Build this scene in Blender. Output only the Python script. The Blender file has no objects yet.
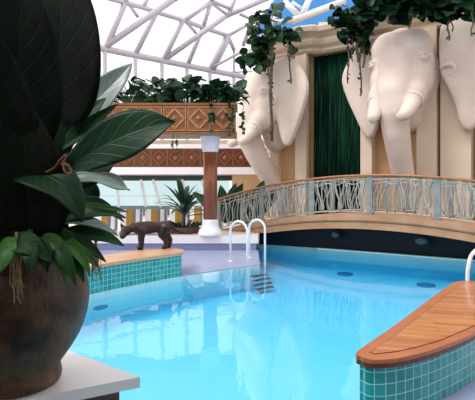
import bpy, bmesh, math, random
from mathutils import Vector as V, Matrix as M, noise
PI = math.pi
random.seed(7)
scn = bpy.context.scene
COL = scn.collection
F, CX, HY, EYE = 470.0, 237.5, 188.0, 1.70      # focal length in px, centre column, horizon row, eye height over the water

def P(px, py, d):                                # point at depth d
    return V(((px-CX)/F*d, d, EYE-(py-HY)/F*d))
def Pz(px, py, z):                               # point at height z
    return P(px, py, (EYE-z)*F/(py-HY))

# ------------------------------------------------------------------ materials
def mat(name, color=(.8,.8,.8), rough=.5, metal=0.0, spec=.5, coat=0.0, emit=None, estr=0):
    m = bpy.data.materials.new(name); m.use_nodes = True
    b = m.node_tree.nodes['Principled BSDF']
    b.inputs['Base Color'].default_value = (*color, 1)
    b.inputs['Roughness'].default_value = rough
    b.inputs['Metallic'].default_value = metal
    b.inputs['Specular IOR Level'].default_value = spec
    b.inputs['Coat Weight'].default_value = coat
    if emit:
        b.inputs['Emission Color'].default_value = (*emit, 1); b.inputs['Emission Strength'].default_value = estr
    return m
def N(m, t, **kw):
    n = m.node_tree.nodes.new(t)
    for k, v in kw.items():
        if k.startswith('_'): setattr(n, k[1:], v)
        else: n.inputs[k.replace('__', ' ')].default_value = v
    return n
def L(m, a, ao, b, bi): m.node_tree.links.new(a.outputs[ao], b.inputs[bi])
def ramp(m, stops, interp='LINEAR'):
    r = m.node_tree.nodes.new('ShaderNodeValToRGB'); cr = r.color_ramp; cr.interpolation = interp
    while len(cr.elements) < len(stops): cr.elements.new(.5)
    for e, (p, c) in zip(cr.elements, stops): e.position = p; e.color = (*c, 1)
    return r
def bsdf(m): return m.node_tree.nodes['Principled BSDF']
def noisy(m, c0, c1, scale=4, detail=4, bump=0.0, coord='Object', bdist=.02, stretch=None):
    tc = N(m, 'ShaderNodeTexCoord'); n = N(m, 'ShaderNodeTexNoise', Scale=scale, Detail=detail)
    if stretch:
        mp = N(m, 'ShaderNodeMapping'); mp.inputs['Scale'].default_value = stretch
        L(m, tc, coord, mp, 'Vector'); L(m, mp, 'Vector', n, 'Vector')
    else: L(m, tc, coord, n, 'Vector')
    r = ramp(m, [(.3, c0), (.7, c1)]); L(m, n, 'Fac', r, 'Fac'); L(m, r, 'Color', bsdf(m), 'Base Color')
    if bump:
        b = N(m, 'ShaderNodeBump', Strength=bump, Distance=bdist); L(m, n, 'Fac', b, 'Height'); L(m, b, 'Normal', bsdf(m), 'Normal')
    return m

STONE = noisy(mat('carved_stone', rough=.75, spec=.2), (.72,.59,.50), (.81,.70,.62), 1.3, 6, .15)
PEACH = noisy(mat('peach_plaster', rough=.8, spec=.15), (.56,.33,.155), (.66,.45,.27), .9, 5, .1)
PILAS = noisy(mat('cream_pilaster', rough=.8, spec=.15), (.66,.53,.39), (.76,.64,.51), .9, 5, .1)
CREAM = noisy(mat('cream_moulding', rough=.7, spec=.2), (.50,.40,.29), (.62,.51,.39), 1.6, 5, .1)
TAN = noisy(mat('bridge_stone', rough=.75, spec=.2), (.40,.205,.11), (.52,.30,.18), 2.5, 5, .2)
WHITE = noisy(mat('white_stone', rough=.35), (.83,.80,.79), (.88,.86,.85), 3, 4, .05)
WPAINT = mat('white_paint', (.86,.84,.87), .4)
TRUSS = mat('white_steel', (.60,.57,.63), .45)
LILAC = noisy(mat('lilac_deck', rough=.3), (.27,.31,.49), (.33,.37,.56), 2, 4)
BASIN = noisy(mat('pool_paint', rough=.6, spec=.2), (.66,.90,.94), (.72,.93,.95), 1.2, 3)
NAVY = mat('dark_navy_and_shade', (.004,.006,.012), .5, spec=.2)  # on the recess wall this near-black stands in for shade under the bridge
BLUEW = noisy(mat('blue_wall_paint', rough=.7), (.03,.21,.55), (.05,.27,.62), 1.2, 4)
GREYM = noisy(mat('grey_metal', rough=.45, metal=.3), (.20,.22,.21), (.30,.32,.31), 6, 3)
PALEM = noisy(mat('pale_grey_metal', rough=.45, metal=.2), (.34,.35,.33), (.52,.52,.49), 6, 3)
CHROME = mat('white_enamel', (.88,.88,.9), .15, .0, .6, .5)
GOLDW = mat('lens_plate', (.03,.06,.08), .35)
POOLENS = mat('pool_lens', (.02,.23,.42), .4)
BRONZE = noisy(mat('brown_bronze', rough=.38, metal=.55), (.022,.012,.011), (.065,.037,.031), 5, 5, .3)
SOIL = noisy(mat('dark_soil', rough=.95), (.02,.012,.008), (.05,.03,.02), 30, 4, .5)
STRAW = noisy(mat('dry_moss', rough=.9), (.20,.15,.08), (.42,.33,.20), 25, 3)
TWIG = mat('orange_stem', (.30,.12,.04), .6)
STEM = mat('plant_stem', (.06,.10,.03), .6)
BARK = noisy(mat('vine_bark', rough=.9), (.05,.04,.03), (.16,.13,.09), 14, 4, .4)
DARKST = noisy(mat('dark_red_stone', rough=.6), (.06,.03,.025), (.12,.06,.05), 5, 4)

def wood(name, c0, c1, rough=.35, scale=1.0, coat=.0, stretch=(1,12,12), coord='Object'):
    m = mat(name, c0, rough, coat=coat)
    return noisy(m, c0, c1, 2.2*scale, 6, .05, coord, .01, stretch)
REDW = wood('red_brown_wood', (.20,.060,.018), (.30,.10,.032), .35)
MIDW = wood('mid_brown_wood', (.21,.07,.022), (.32,.12,.04), .35)
LIGHTW = wood('light_brown_wood', (.40,.17,.06), (.52,.25,.10), .35)
DARKW = wood('dark_red_wood', (.085,.024,.009), (.14,.045,.016), .4)
RAILW = wood('handrail_wood', (.29,.11,.035), (.40,.165,.06), .3)
COLW = wood('column_wood', (.20,.052,.018), (.28,.085,.03), .3, 1, .2, (10,10,.6))

def plank_wood(name, width, rot, c=((.46,.14,.032), (.60,.21,.06), (.70,.29,.09))):
    m = mat(name, c[1], .28, coat=.25)
    tc = N(m, 'ShaderNodeTexCoord'); mp = N(m, 'ShaderNodeMapping'); mp.inputs['Rotation'].default_value = (0,0,rot)
    L(m, tc, 'Object', mp, 'Vector')
    bk = N(m, 'ShaderNodeTexBrick', Scale=1.0); bk.offset = .37; bk.squash = 1
    bk.inputs['Brick Width'].default_value = 3.1; bk.inputs['Row Height'].default_value = width
    bk.inputs['Mortar Size'].default_value = .0022; bk.inputs['Bias'].default_value = 0
    bk.inputs['Color1'].default_value = (*c[0],1); bk.inputs['Color2'].default_value = (*c[2],1); bk.inputs['Mortar'].default_value = (.10,.03,.01,1)
    L(m, mp, 'Vector', bk, 'Vector')
    mp2 = N(m, 'ShaderNodeMapping'); mp2.inputs['Scale'].default_value = (1.5,26,1)
    L(m, mp, 'Vector', mp2, 'Vector'); n = N(m, 'ShaderNodeTexNoise', Scale=3, Detail=5); L(m, mp2, 'Vector', n, 'Vector')
    r = ramp(m, [(.3,(.72,.66,.62)), (.7,(1,1,1))]); L(m, n, 'Fac', r, 'Fac')
    mx = N(m, 'ShaderNodeMixRGB', _blend_type='MULTIPLY', Fac=1); L(m, bk, 'Color', mx, 'Color1'); L(m, r, 'Color', mx, 'Color2')
    L(m, mx, 'Color', bsdf(m), 'Base Color')
    b = N(m, 'ShaderNodeBump', Strength=.4, Distance=.004); L(m, bk, 'Fac', b, 'Height'); b.invert = True
    L(m, b, 'Normal', bsdf(m), 'Normal')
    return m
DECKW = plank_wood('teak_planks', .062, math.radians(14))
BORDW = wood('teak_border', (.36,.095,.024), (.52,.165,.048), .3, 1.5, .2)
PALEW = wood('pale_teak', (.50,.28,.15), (.64,.40,.25), .4, 1.5, .1)

def tile_mat():
    m = mat('teal_tile', (.02,.25,.25), .18)
    tc = N(m, 'ShaderNodeTexCoord')
    bk = N(m, 'ShaderNodeTexBrick', Scale=1.0); bk.offset = 0; bk.squash = 1
    for k, v in (('Brick Width',.088), ('Row Height',.088), ('Mortar Size',.0042), ('Mortar Smooth',.2), ('Bias',0)): bk.inputs[k].default_value = v
    bk.inputs['Color1'].default_value = (.006,.23,.235,1); bk.inputs['Color2'].default_value = (.02,.35,.34,1); bk.inputs['Mortar'].default_value = (.30,.68,.65,1)
    L(m, tc, 'UV', bk, 'Vector'); L(m, bk, 'Color', bsdf(m), 'Base Color')
    r = ramp(m, [(0,(.18,.18,.18)), (1,(.7,.7,.7))]); L(m, bk, 'Fac', r, 'Fac'); L(m, r, 'Color', bsdf(m), 'Roughness')
    b = N(m, 'ShaderNodeBump', Strength=.5, Distance=.003); b.invert = True; L(m, bk, 'Fac', b, 'Height'); L(m, b, 'Normal', bsdf(m), 'Normal')
    return m
TILE = tile_mat()

def leaf_mat(name, c0, c1, cv, rough=.35, veins=9, vs=.6, spec=.15):
    m = mat(name, c0, rough, spec=spec)
    tc = N(m, 'ShaderNodeTexCoord'); sp = N(m, 'ShaderNodeSeparateXYZ'); L(m, tc, 'UV', sp, 'Vector')
    ab = N(m, 'ShaderNodeMath', _operation='ABSOLUTE'); L(m, sp, 'X', ab, 0)
    sc = N(m, 'ShaderNodeMath', _operation='MULTIPLY'); L(m, ab, 0, sc, 0); sc.inputs[1].default_value = -.28
    ad = N(m, 'ShaderNodeMath', _operation='ADD'); L(m, sp, 'Y', ad, 0); L(m, sc, 0, ad, 1)
    mu = N(m, 'ShaderNodeMath', _operation='MULTIPLY'); L(m, ad, 0, mu, 0); mu.inputs[1].default_value = veins*2*PI
    sn = N(m, 'ShaderNodeMath', _operation='SINE'); L(m, mu, 0, sn, 0)
    rv = ramp(m, [(.90,(0,0,0)), (1,(1,1,1))]); L(m, sn, 0, rv, 'Fac')
    rm = ramp(m, [(0,(1,1,1)), (.05,(0,0,0))]); L(m, ab, 0, rm, 'Fac')
    mxx = N(m, 'ShaderNodeMath', _operation='MAXIMUM'); L(m, rv, 'Color', mxx, 0); L(m, rm, 'Color', mxx, 1)
    ml = N(m, 'ShaderNodeMath', _operation='MULTIPLY'); L(m, mxx, 0, ml, 0); ml.inputs[1].default_value = vs
    n = N(m, 'ShaderNodeTexNoise', Scale=5, Detail=4); L(m, tc, 'UV', n, 'Vector')
    r = ramp(m, [(.3,c0), (.7,c1)]); L(m, n, 'Fac', r, 'Fac')
    mx = N(m, 'ShaderNodeMixRGB', Color2=(*cv,1)); L(m, ml, 0, mx, 'Fac'); L(m, r, 'Color', mx, 'Color1'); L(m, mx, 'Color', bsdf(m), 'Base Color')
    b = N(m, 'ShaderNodeBump', Strength=.25, Distance=.006); b.invert = True; L(m, mxx, 0, b, 'Height'); L(m, b, 'Normal', bsdf(m), 'Normal')
    return m
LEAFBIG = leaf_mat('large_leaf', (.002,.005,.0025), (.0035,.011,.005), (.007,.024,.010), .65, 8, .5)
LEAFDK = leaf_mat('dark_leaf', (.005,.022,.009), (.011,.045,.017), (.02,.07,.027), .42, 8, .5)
LEAFLONG = leaf_mat('long_leaf', (.007,.034,.016), (.014,.060,.028), (.03,.12,.055), .40, 7, .5)
LEAFMID = leaf_mat('green_leaf', (.009,.045,.012), (.02,.08,.022), (.05,.14,.045), .4, 8, .5)
LEAFGR = leaf_mat('sky_sheen_leaf', (.13,.20,.18), (.22,.30,.27), (.30,.38,.34), .30, 8, .4, .4)  # pale grey paints the sky's reflection into the leaf colour
LEAFLT = leaf_mat('bright_leaf', (.03,.12,.02), (.06,.19,.04), (.12,.28,.08), .4, 6, .4)
LEAFBG = leaf_mat('vine_leaf', (.006,.025,.012), (.025,.075,.03), (.05,.11,.05), .35, 5, .3)
LEAFSH = leaf_mat('shrub_leaf', (.015,.05,.028), (.05,.11,.065), (.09,.16,.10), .35, 5, .3)
LEAFPL = leaf_mat('dracaena_leaf', (.012,.05,.022), (.03,.10,.045), (.07,.17,.08), .35, 3, .3)

def pot_mat():
    m = mat('glazed_clay', (.2,.1,.05), .55, spec=.3, coat=.05)
    tc = N(m, 'ShaderNodeTexCoord'); n = N(m, 'ShaderNodeTexNoise', Scale=5, Detail=8, Roughness=.65); L(m, tc, 'Object', n, 'Vector')
    r = ramp(m, [(.34,(.014,.010,.008)), (.48,(.050,.028,.017)), (.60,(.105,.058,.028)), (.76,(.19,.115,.055))]); L(m, n, 'Fac', r, 'Fac'); L(m, r, 'Color', bsdf(m), 'Base Color')
    mp = N(m, 'ShaderNodeMapping'); mp.inputs['Scale'].default_value = (14,14,5); L(m, tc, 'Object', mp, 'Vector')
    n2 = N(m, 'ShaderNodeTexNoise', Scale=3, Detail=6); L(m, mp, 'Vector', n2, 'Vector')
    b = N(m, 'ShaderNodeBump', Strength=.5, Distance=.012); L(m, n2, 'Fac', b, 'Height'); L(m, b, 'Normal', bsdf(m), 'Normal')
    return m
POTM = pot_mat()

def curtain_mat():
    m = mat('green_curtain', (.01,.05,.03), .8, spec=.08)
    tc = N(m, 'ShaderNodeTexCoord'); mp = N(m, 'ShaderNodeMapping'); mp.inputs['Scale'].default_value = (22,22,.5); L(m, tc, 'Object', mp, 'Vector')
    n = N(m, 'ShaderNodeTexNoise', Scale=1.5, Detail=4); L(m, mp, 'Vector', n, 'Vector')
    r = ramp(m, [(.44,(.001,.010,.006)), (.58,(.005,.045,.024)), (.72,(.018,.15,.075))]); L(m, n, 'Fac', r, 'Fac'); L(m, r, 'Color', bsdf(m), 'Base Color')
    return m
CURT = curtain_mat()

def stripe_mat(stops):
    m = mat('striped_canvas', rough=.85, spec=.2)
    tc = N(m, 'ShaderNodeTexCoord'); sp = N(m, 'ShaderNodeSeparateXYZ'); L(m, tc, 'UV', sp, 'Vector')
    r = ramp(m, stops, 'CONSTANT'); L(m, sp, 'X', r, 'Fac'); L(m, r, 'Color', bsdf(m), 'Base Color')
    return m
STRIPE = stripe_mat([(0,(.80,.78,.78)), (.24,(.42,.24,.04)), (.55,(.20,.19,.20)), (.70,(.80,.79,.80)), (.90,(.25,.25,.30))])

def glass_mat(name, tint, gloss=.06, rough=.0):
    m = bpy.data.materials.new(name); m.use_nodes = True
    nt = m.node_tree; nt.nodes.remove(nt.nodes['Principled BSDF'])
    out = nt.nodes['Material Output']
    t = N(m, 'ShaderNodeBsdfTransparent', Color=(*tint,1)); g = N(m, 'ShaderNodeBsdfGlossy', Color=(1,1,1,1), Roughness=rough)
    mx = N(m, 'ShaderNodeMixShader', Fac=gloss); L(m, t, 0, mx, 1); L(m, g, 0, mx, 2); L(m, mx, 0, out, 'Surface')
    return m
GLASS = glass_mat('clear_glazing', (.97,.96,.97))
GLASSB = glass_mat('mint_glazing', (.47,.64,.65), .05)

def water_mat():
    m = bpy.data.materials.new('pool_water'); m.use_nodes = True
    nt = m.node_tree; nt.nodes.remove(nt.nodes['Principled BSDF'])
    out = nt.nodes['Material Output']
    t = N(m, 'ShaderNodeBsdfTransparent', Color=(1,1,1,1)); g = N(m, 'ShaderNodeBsdfGlossy', Color=(1,1,1,1), Roughness=.015)
    fr = N(m, 'ShaderNodeFresnel', IOR=1.33); ge = N(m, 'ShaderNodeNewGeometry')
    tc = N(m, 'ShaderNodeTexCoord'); n = N(m, 'ShaderNodeTexNoise', Scale=2.2, Detail=3); L(m, tc, 'Object', n, 'Vector')
    b = N(m, 'ShaderNodeBump', Strength=.045, Distance=.08); L(m, n, 'Fac', b, 'Height')
    L(m, b, 'Normal', g, 'Normal'); L(m, b, 'Normal', fr, 'Normal')
    iv = N(m, 'ShaderNodeMath', _operation='SUBTRACT'); iv.inputs[0].default_value = 1; L(m, ge, 'Backfacing', iv, 1)
    mu = N(m, 'ShaderNodeMath', _operation='MULTIPLY'); L(m, fr, 0, mu, 0); L(m, iv, 0, mu, 1)
    mx = N(m, 'ShaderNodeMixShader'); L(m, mu, 0, mx, 0); L(m, t, 0, mx, 1); L(m, g, 0, mx, 2); L(m, mx, 0, out, 'Surface')
    va = N(m, 'ShaderNodeVolumeAbsorption', Color=(.0,.765,.975,1), Density=.78); L(m, va, 0, out, 'Volume')
    return m
WATER = water_mat()

# ------------------------------------------------------------------ mesh builder
class MB:
    def __init__(s): s.v = []; s.f = []; s.uv = []; s.sm = []
    def add(s, vs, fs, uvs=None, smooth=False, M_=None):
        o = len(s.v)
        s.v += [tuple(M_ @ V(p)) if M_ else tuple(p) for p in vs]
        for f in fs:
            s.f.append([o+i for i in f]); s.sm.append(smooth)
            s.uv.append([uvs[i] for i in f] if uvs else [(0,0)]*len(f))
        return s
    def box(s, a, b, M_=None):
        x0,y0,z0 = a; x1,y1,z1 = b
        vs = [(x0,y0,z0),(x1,y0,z0),(x1,y1,z0),(x0,y1,z0),(x0,y0,z1),(x1,y0,z1),(x1,y1,z1),(x0,y1,z1)]
        return s.add(vs, [(0,3,2,1),(4,5,6,7),(0,1,5,4),(1,2,6,5),(2,3,7,6),(3,0,4,7)], None, False, M_)
    def beam(s, a, b, w, h, up=V((0,0,1))):          # rectangular bar a->b
        a, b = V(a), V(b); d = (b-a).normalized()
        sx = d.cross(up); sx = (sx if sx.length > 1e-4 else d.cross(V((1,0,0)))).normalized(); sz = sx.cross(d)
        vs = []
        for p in (a, b):
            for i, j in ((-1,-1),(1,-1),(1,1),(-1,1)): vs.append(p+sx*(i*w/2)+sz*(j*h/2))
        return s.add(vs, [(0,1,2,3),(7,6,5,4),(0,4,5,1),(1,5,6,2),(2,6,7,3),(3,7,4,0)])
    def tube(s, pts, r, n=8, cap=True, uvs=False):
        pts = [V(p) for p in pts]; rr = r if isinstance(r, (list,tuple)) else [r]*len(pts)
        vs = []; fs = []; prev = None
        for i, p in enumerate(pts):
            t = (pts[min(i+1,len(pts)-1)]-pts[max(i-1,0)]).normalized()
            if prev is None: nrm = t.orthogonal().normalized()
            else:
                nrm = prev - t*prev.dot(t); nrm = nrm.normalized() if nrm.length > 1e-6 else t.orthogonal().normalized()
            prev = nrm; bn = t.cross(nrm)
            for k in range(n):
                a = 2*PI*k/n; vs.append(p+(nrm*math.cos(a)+bn*math.sin(a))*rr[i])
        for i in range(len(pts)-1):
            for k in range(n): fs.append((i*n+k, i*n+(k+1)%n, (i+1)*n+(k+1)%n, (i+1)*n+k))
        if cap: fs.append(tuple(range(n-1,-1,-1))); fs.append(tuple((len(pts)-1)*n+k for k in range(n)))
        return s.add(vs, fs, None, True)
    def ball(s, c, r, n=12, M_=None):                # ellipsoid
        c = V(c); r = r if isinstance(r, (list,tuple)) else (r,r,r); vs = [(c.x,c.y,c.z+r[2])]; fs = []; m = n//2
        for i in range(1, m):
            for k in range(n):
                a, b = PI*i/m, 2*PI*k/n
                vs.append((c.x+r[0]*math.sin(a)*math.cos(b), c.y+r[1]*math.sin(a)*math.sin(b), c.z+r[2]*math.cos(a)))
        vs.append((c.x,c.y,c.z-r[2])); e = len(vs)-1
        for k in range(n): fs.append((0,1+k,1+(k+1)%n)); fs.append((e,1+(m-2)*n+(k+1)%n,1+(m-2)*n+k))
        for i in range(m-2):
            for k in range(n): fs.append((1+i*n+k,1+(i+1)*n+k,1+(i+1)*n+(k+1)%n,1+i*n+(k+1)%n))
        return s.add(vs, fs, None, True, M_)
    def chain(s, pr, n=14):                          # capsule chain [(point, radius)...], closed solids to be remeshed
        for i, (p, r) in enumerate(pr):
            s.ball(p, r, n)
            if i: s.tube([pr[i-1][0], p], [pr[i-1][1], r], n)
        return s
    def prism(s, poly, z0, z1, uvscale=1.0, cap=True, side=True, closed=True):   # plan polygon (x,y), uv in metres along the side
        n = len(poly); acc = [0]
        for i in range(n): acc.append(acc[-1]+(V(poly[(i+1)%n])-V(poly[i])).length)
        if side:
            for i in range(n if closed else n-1):
                a, b = poly[i], poly[(i+1)%n]
                s.add([(a[0],a[1],z0),(b[0],b[1],z0),(b[0],b[1],z1),(a[0],a[1],z1)], [(0,1,2,3)], [(acc[i],z0),(acc[i+1],z0),(acc[i+1],z1),(acc[i],z1)])
        if cap:
            s.add([(p[0],p[1],z1) for p in poly], [tuple(range(n))], [(p[0],p[1]) for p in poly])
            s.add([(p[0],p[1],z0) for p in poly], [tuple(range(n-1,-1,-1))], [(p[0],p[1]) for p in poly])
        return s
    def lathe(s, prof, n=32, c=(0,0,0)):             # [(r,z)]
        vs = []; fs = []; m = len(prof)
        for r, z in prof:
            for k in range(n): a = 2*PI*k/n; vs.append((c[0]+r*math.cos(a), c[1]+r*math.sin(a), c[2]+z))
        for i in range(m-1):
            for k in range(n): fs.append((i*n+k, i*n+(k+1)%n, (i+1)*n+(k+1)%n, (i+1)*n+k))
        fs.append(tuple(range(n-1,-1,-1))); fs.append(tuple((m-1)*n+k for k in range(n)))
        return s.add(vs, fs, None, True)
    def sweep(s, path, prof, caps=True):             # plan path [(x,y)], profile [(out,z)] with out = to the right of the path
        vs = []; fs = []; m = len(prof); acc = 0; uv = []
        for i, p in enumerate(path):
            a, b = V(path[max(i-1,0)]), V(path[min(i+1,len(path)-1)]); t = (b-a).normalized(); nx = V((t.y,-t.x))
            for o, z in prof: vs.append((p[0]+nx.x*o, p[1]+nx.y*o, z))
        for i in range(len(path)-1):
            for k in range(m): fs.append((i*m+k, (i+1)*m+k, (i+1)*m+(k+1)%m, i*m+(k+1)%m))
        if caps: fs.append(tuple(range(m))); fs.append(tuple((len(path)-1)*m+k for k in range(m-1,-1,-1)))
        return s.add(vs, fs)
    def leaf(s, a, c, b, w, nrm, shape='heart', fold=.18, wave=.03, nl=14, nw=4, seed=0, curl=0.0):   # blade along a->c->b, half width w
        a, c, b, nrm = V(a), V(c), V(b), V(nrm).normalized(); vs = []; uv = []; fs = []
        for i in range(nl+1):
            t = i/nl; p = a*(1-t)**2+c*2*t*(1-t)+b*t*t
            tg = ((c-a)*(1-t)+(b-c)*t)
            tg = tg.normalized() if tg.length > 1e-6 else (b-a).normalized()
            sd = tg.cross(nrm); sd = sd.normalized() if sd.length > 1e-5 else tg.orthogonal().normalized(); nn = sd.cross(tg)
            if shape == 'heart': ww = w*(math.sin(PI*min(1,(t*.93+.07))**.62)**.75 if t < 1 else 0)
            elif shape == 'ovate': ww = w*(.18+.82*math.sin(PI*min(1,t)**1.3)**.8)*(1-t**12)
            elif shape == 'lance': ww = w*math.sin(PI*(t*.96+.03)**.8)**.9
            else: ww = w*(min(1,.55+t*2)*(1-t**3)**.8)
            ww = max(ww, .002)
            for j in range(-nw, nw+1):
                q = j/nw
                h = fold*abs(q)*ww + wave*w*math.sin(t*11+seed*1.7+(2 if q>0 else 0))*q*q + curl*w*q*q
                vs.append(p+sd*(q*ww)+nn*h); uv.append((q, t))
        k = 2*nw+1
        for i in range(nl):
            for j in range(k-1): fs.append((i*k+j, i*k+j+1, (i+1)*k+j+1, (i+1)*k+j))
        return s.add(vs, fs, uv, True)
    def build(s, name, m, parent=None, solid=0, bevel=0, voxel=0, smooth_it=6, sub=0, weld=False, origin=None):
        me = bpy.data.meshes.new(name); vs = s.v
        if origin is not None: vs = [tuple(V(p)-V(origin)) for p in vs]
        me.from_pydata(vs, [], s.f)
        ul = me.uv_layers.new(name='UVMap'); i = 0
        for f in s.uv:
            for c in f: ul.data[i].uv = c; i += 1
        for p, q in zip(me.polygons, s.sm): p.use_smooth = q
        me.validate(); me.update()
        if m: me.materials.append(m)
        o = bpy.data.objects.new(name, me); COL.objects.link(o)
        if origin is not None: o.location = origin
        if parent: o.parent = parent
        if weld: o.modifiers.new('weld','WELD').merge_threshold = .0005
        if voxel:
            r = o.modifiers.new('remesh','REMESH'); r.mode = 'VOXEL'; r.voxel_size = voxel; r.use_smooth_shade = True
            q = o.modifiers.new('smooth','SMOOTH'); q.iterations = smooth_it; q.factor = .5
        if solid: q = o.modifiers.new('solid','SOLIDIFY'); q.thickness = solid; q.offset = 0
        if bevel: q = o.modifiers.new('bevel','BEVEL'); q.width = bevel; q.segments = 3; q.limit_method = 'ANGLE'; q.angle_limit = math.radians(40)
        if sub: q = o.modifiers.new('sub','SUBSURF'); q.levels = sub; q.render_levels = sub
        return o

def thing(name, label, cat, loc=(0,0,0), rz=0, group=None):
    o = bpy.data.objects.new(name, None); COL.objects.link(o); o.empty_display_size = .1
    o.location = loc; o.rotation_euler = (0,0,rz); o['label'] = label; o['category'] = cat
    if group: o['group'] = group
    return o
def tag(o, label, cat, group=None, kind=None):
    o['label'] = label; o['category'] = cat
    if group: o['group'] = group
    if kind: o['kind'] = kind
    return o
def struct(o, label=None, cat=None):
    o['kind'] = 'structure'
    if label: o['label'] = label; o['category'] = cat
    return o
def dup(root, loc, label, rz=None):
    r = root.copy(); COL.objects.link(r); r.location = loc; r['label'] = label
    if rz is not None: r.rotation_euler = (0,0,rz)
    for ch in list(root.children):
        c = ch.copy(); COL.objects.link(c); c.parent = r
        for g in ch.children:
            d = g.copy(); COL.objects.link(d); d.parent = c
    return r
def crom(pts, n=6, closed=False):                    # Catmull-Rom
    pts = [V(p) for p in pts]; out = []; m = len(pts)
    for i in range(m if closed else m-1):
        g = (lambda k: pts[k % m]) if closed else (lambda k: pts[max(0,min(m-1,k))])
        p0,p1,p2,p3 = g(i-1),g(i),g(i+1),g(i+2)
        for j in range(n):
            t = j/n; out.append(.5*((2*p1)+(p2-p0)*t+(2*p0-5*p1+4*p2-p3)*t*t+(3*p1-p0-3*p2+p3)*t**3))
    if not closed: out.append(pts[-1])
    return out
def inset(poly, d):                                  # plan polygon, counter-clockwise: moves the outline inwards
    n = len(poly); out = []
    for i in range(n):
        a, p, b = V(poly[i-1]), V(poly[i]), V(poly[(i+1)%n])
        e0, e1 = (p-a).normalized(), (b-p).normalized(); n0, n1 = V((-e0.y,e0.x)), V((-e1.y,e1.x))
        k = (n0+n1).normalized(); c = max(.35, k.dot(n0)); out.append(p+k*(d/c))
    return out
def ccw(poly):
    a = sum(poly[i-1][0]*poly[i][1]-poly[i][0]*poly[i-1][1] for i in range(len(poly)))
    return [V(p) for p in (poly if a > 0 else poly[::-1])]

# ------------------------------------------------------------------ camera, world, sun
cam = bpy.data.cameras.new('camera'); co = bpy.data.objects.new('camera', cam); COL.objects.link(co)
cam.sensor_width = 36; cam.lens = F/475*36; cam.shift_y = -(200-HY)/475
co.location = (0,0,EYE); co.rotation_euler = (PI/2,0,0); scn.camera = co
w = bpy.data.worlds.new('sky'); scn.world = w; w.use_nodes = True
bg = w.node_tree.nodes['Background']; bg.inputs['Color'].default_value = (1,.97,.98,1); bg.inputs['Strength'].default_value = 1.5
sun = bpy.data.lights.new('sun','SUN'); so = bpy.data.objects.new('sun', sun); COL.objects.link(so)
sun.energy = 2.1; sun.angle = math.radians(18); sun.color = (1,.96,.9)
so.rotation_euler = V((.62,.30,-1)).to_track_quat('-Z','Y').to_euler(); so.location = (-10,-5,30)
vs_ = scn.view_settings; vs_.view_transform = 'Standard'; vs_.look = 'None'; vs_.gamma = 1; vs_.exposure = -0.1
scn.cycles.transparent_max_bounces = 24; scn.cycles.max_bounces = 10; scn.cycles.sample_clamp_indirect = 6

# ------------------------------------------------------------------ pool, deck
ZB, zt = -.52, .46
cf = [Pz(-60,292,zt), Pz(20,277.5,zt), Pz(85,267,zt), Pz(111,262.5,zt), Pz(150,256.8,zt), Pz(182.5,252.4,zt)]
cb = [Pz(183.5,249.6,zt), Pz(172.5,247.6,zt), Pz(142,248.6,zt), Pz(96,256.5,zt), Pz(20,269,zt), Pz(-60,283,zt)]
wallplan = ccw([V((p.x,p.y)) for p in cf+cb])
cfp = [V((p.x,p.y))+V((-.012,.010)) for p in cf]
leftfar = cfp[-1]; leftnear = cfp[0]+(cfp[0]-cfp[1])*3
pool = [leftnear]+cfp+[V((.5,10.4)), V((.62,14.2)), V((2.3,13.3)), V((5.7,11.0)), V((8.3,9.0)),
        V((3.6,6.35)), V((3.0,6.2)), V((1.0,3.6)), V((1.05,3.45)), V((1.6,3.6)), V((1.6,2.0)), V((-4.6,2.0))]
b = MB(); pts = ccw(pool)
b.add([(p.x,p.y,ZB) for p in pts], [tuple(range(len(pts)))])
for i in range(len(pts)):
    a, c = pts[i], pts[(i+1)%len(pts)]
    b.add([(a.x,a.y,ZB),(a.x,a.y,.0),(c.x,c.y,.0),(c.x,c.y,ZB)], [(0,1,2,3)])
struct(b.build('pool_basin', BASIN), 'light blue painted pool basin under the water', 'pool')
tag(MB().prism(inset(pts,-.008), ZB-.03, 0).build('pool_water', WATER, weld=True),
    'clear cyan water filling the swimming pool', 'water', kind='structure')
struct(MB().sweep([(2.3,13.3),(5.7,11.0),(8.3,9.0)], [(.14,-.3),(.14,.012),(-.02,.012),(-.02,-.3)]).build('trim_1', BASIN), 'light blue pool rim under the bridge', 'trim')
struct(MB().sweep([(.60,14.1),(2.3,13.2),(5.7,10.9),(8.4,8.9)], [(-.15,-.1),(-.15,.70),(-.45,.70),(-.45,-.1)]).build('wall_recess', NAVY), 'wall under the bridge, its shade put into near-black navy', 'wall')

# lilac wet deck between wall, pool edge and white terrace
ZT = .40
deck = [leftfar+V((-.02,-.0)), V((.5,10.4)), V((.56,12.75)), V((-9,12.75)), V((-9,3.0)), leftnear+V((-.2,.15)), cfp[2]+V((-.2,.1))]
struct(MB().prism(ccw(deck), -.06, .015).build('floor', LILAC), 'pale lilac wet deck beside the pool', 'floor')
deck2 = [V((1.12,3.45)), V((1.3,3.55)), V((1.75,3.85)), V((2.05,4.2)), V((2.6,4.8)), V((3.2,5.8)), V((6,6.4)), V((6,2.0)), V((1.6,2.0))]
struct(MB().prism(ccw(deck2), -.06, .012).build('floor_right', LILAC), 'pale lilac deck right of the tiled divider', 'floor')
b = MB().prism(ccw([V((-12,12.72)),V((.56,12.72)),V((.70,14.6)),V((2.2,22.8)),V((-12,22.8))]), .20, ZT)
struct(b.build('floor_terrace', WHITE, bevel=.02), 'white terrace slab that carries the sun loungers', 'floor')
b = MB().prism(ccw([V((-12,12.80)),V((.50,12.80)),V((.66,14.5)),V((2.1,22.7)),V((-12,22.7))]), -.3, .20)
struct(b.build('trim_2', LILAC), 'lilac riser under the white terrace edge', 'trim')
# ground beneath everything that is not pool
struct(MB().box((-30,-8,-1.3),(30,40,-1.0)).build('ground', DARKST), 'ground slab under the pool hall', 'floor')

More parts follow.
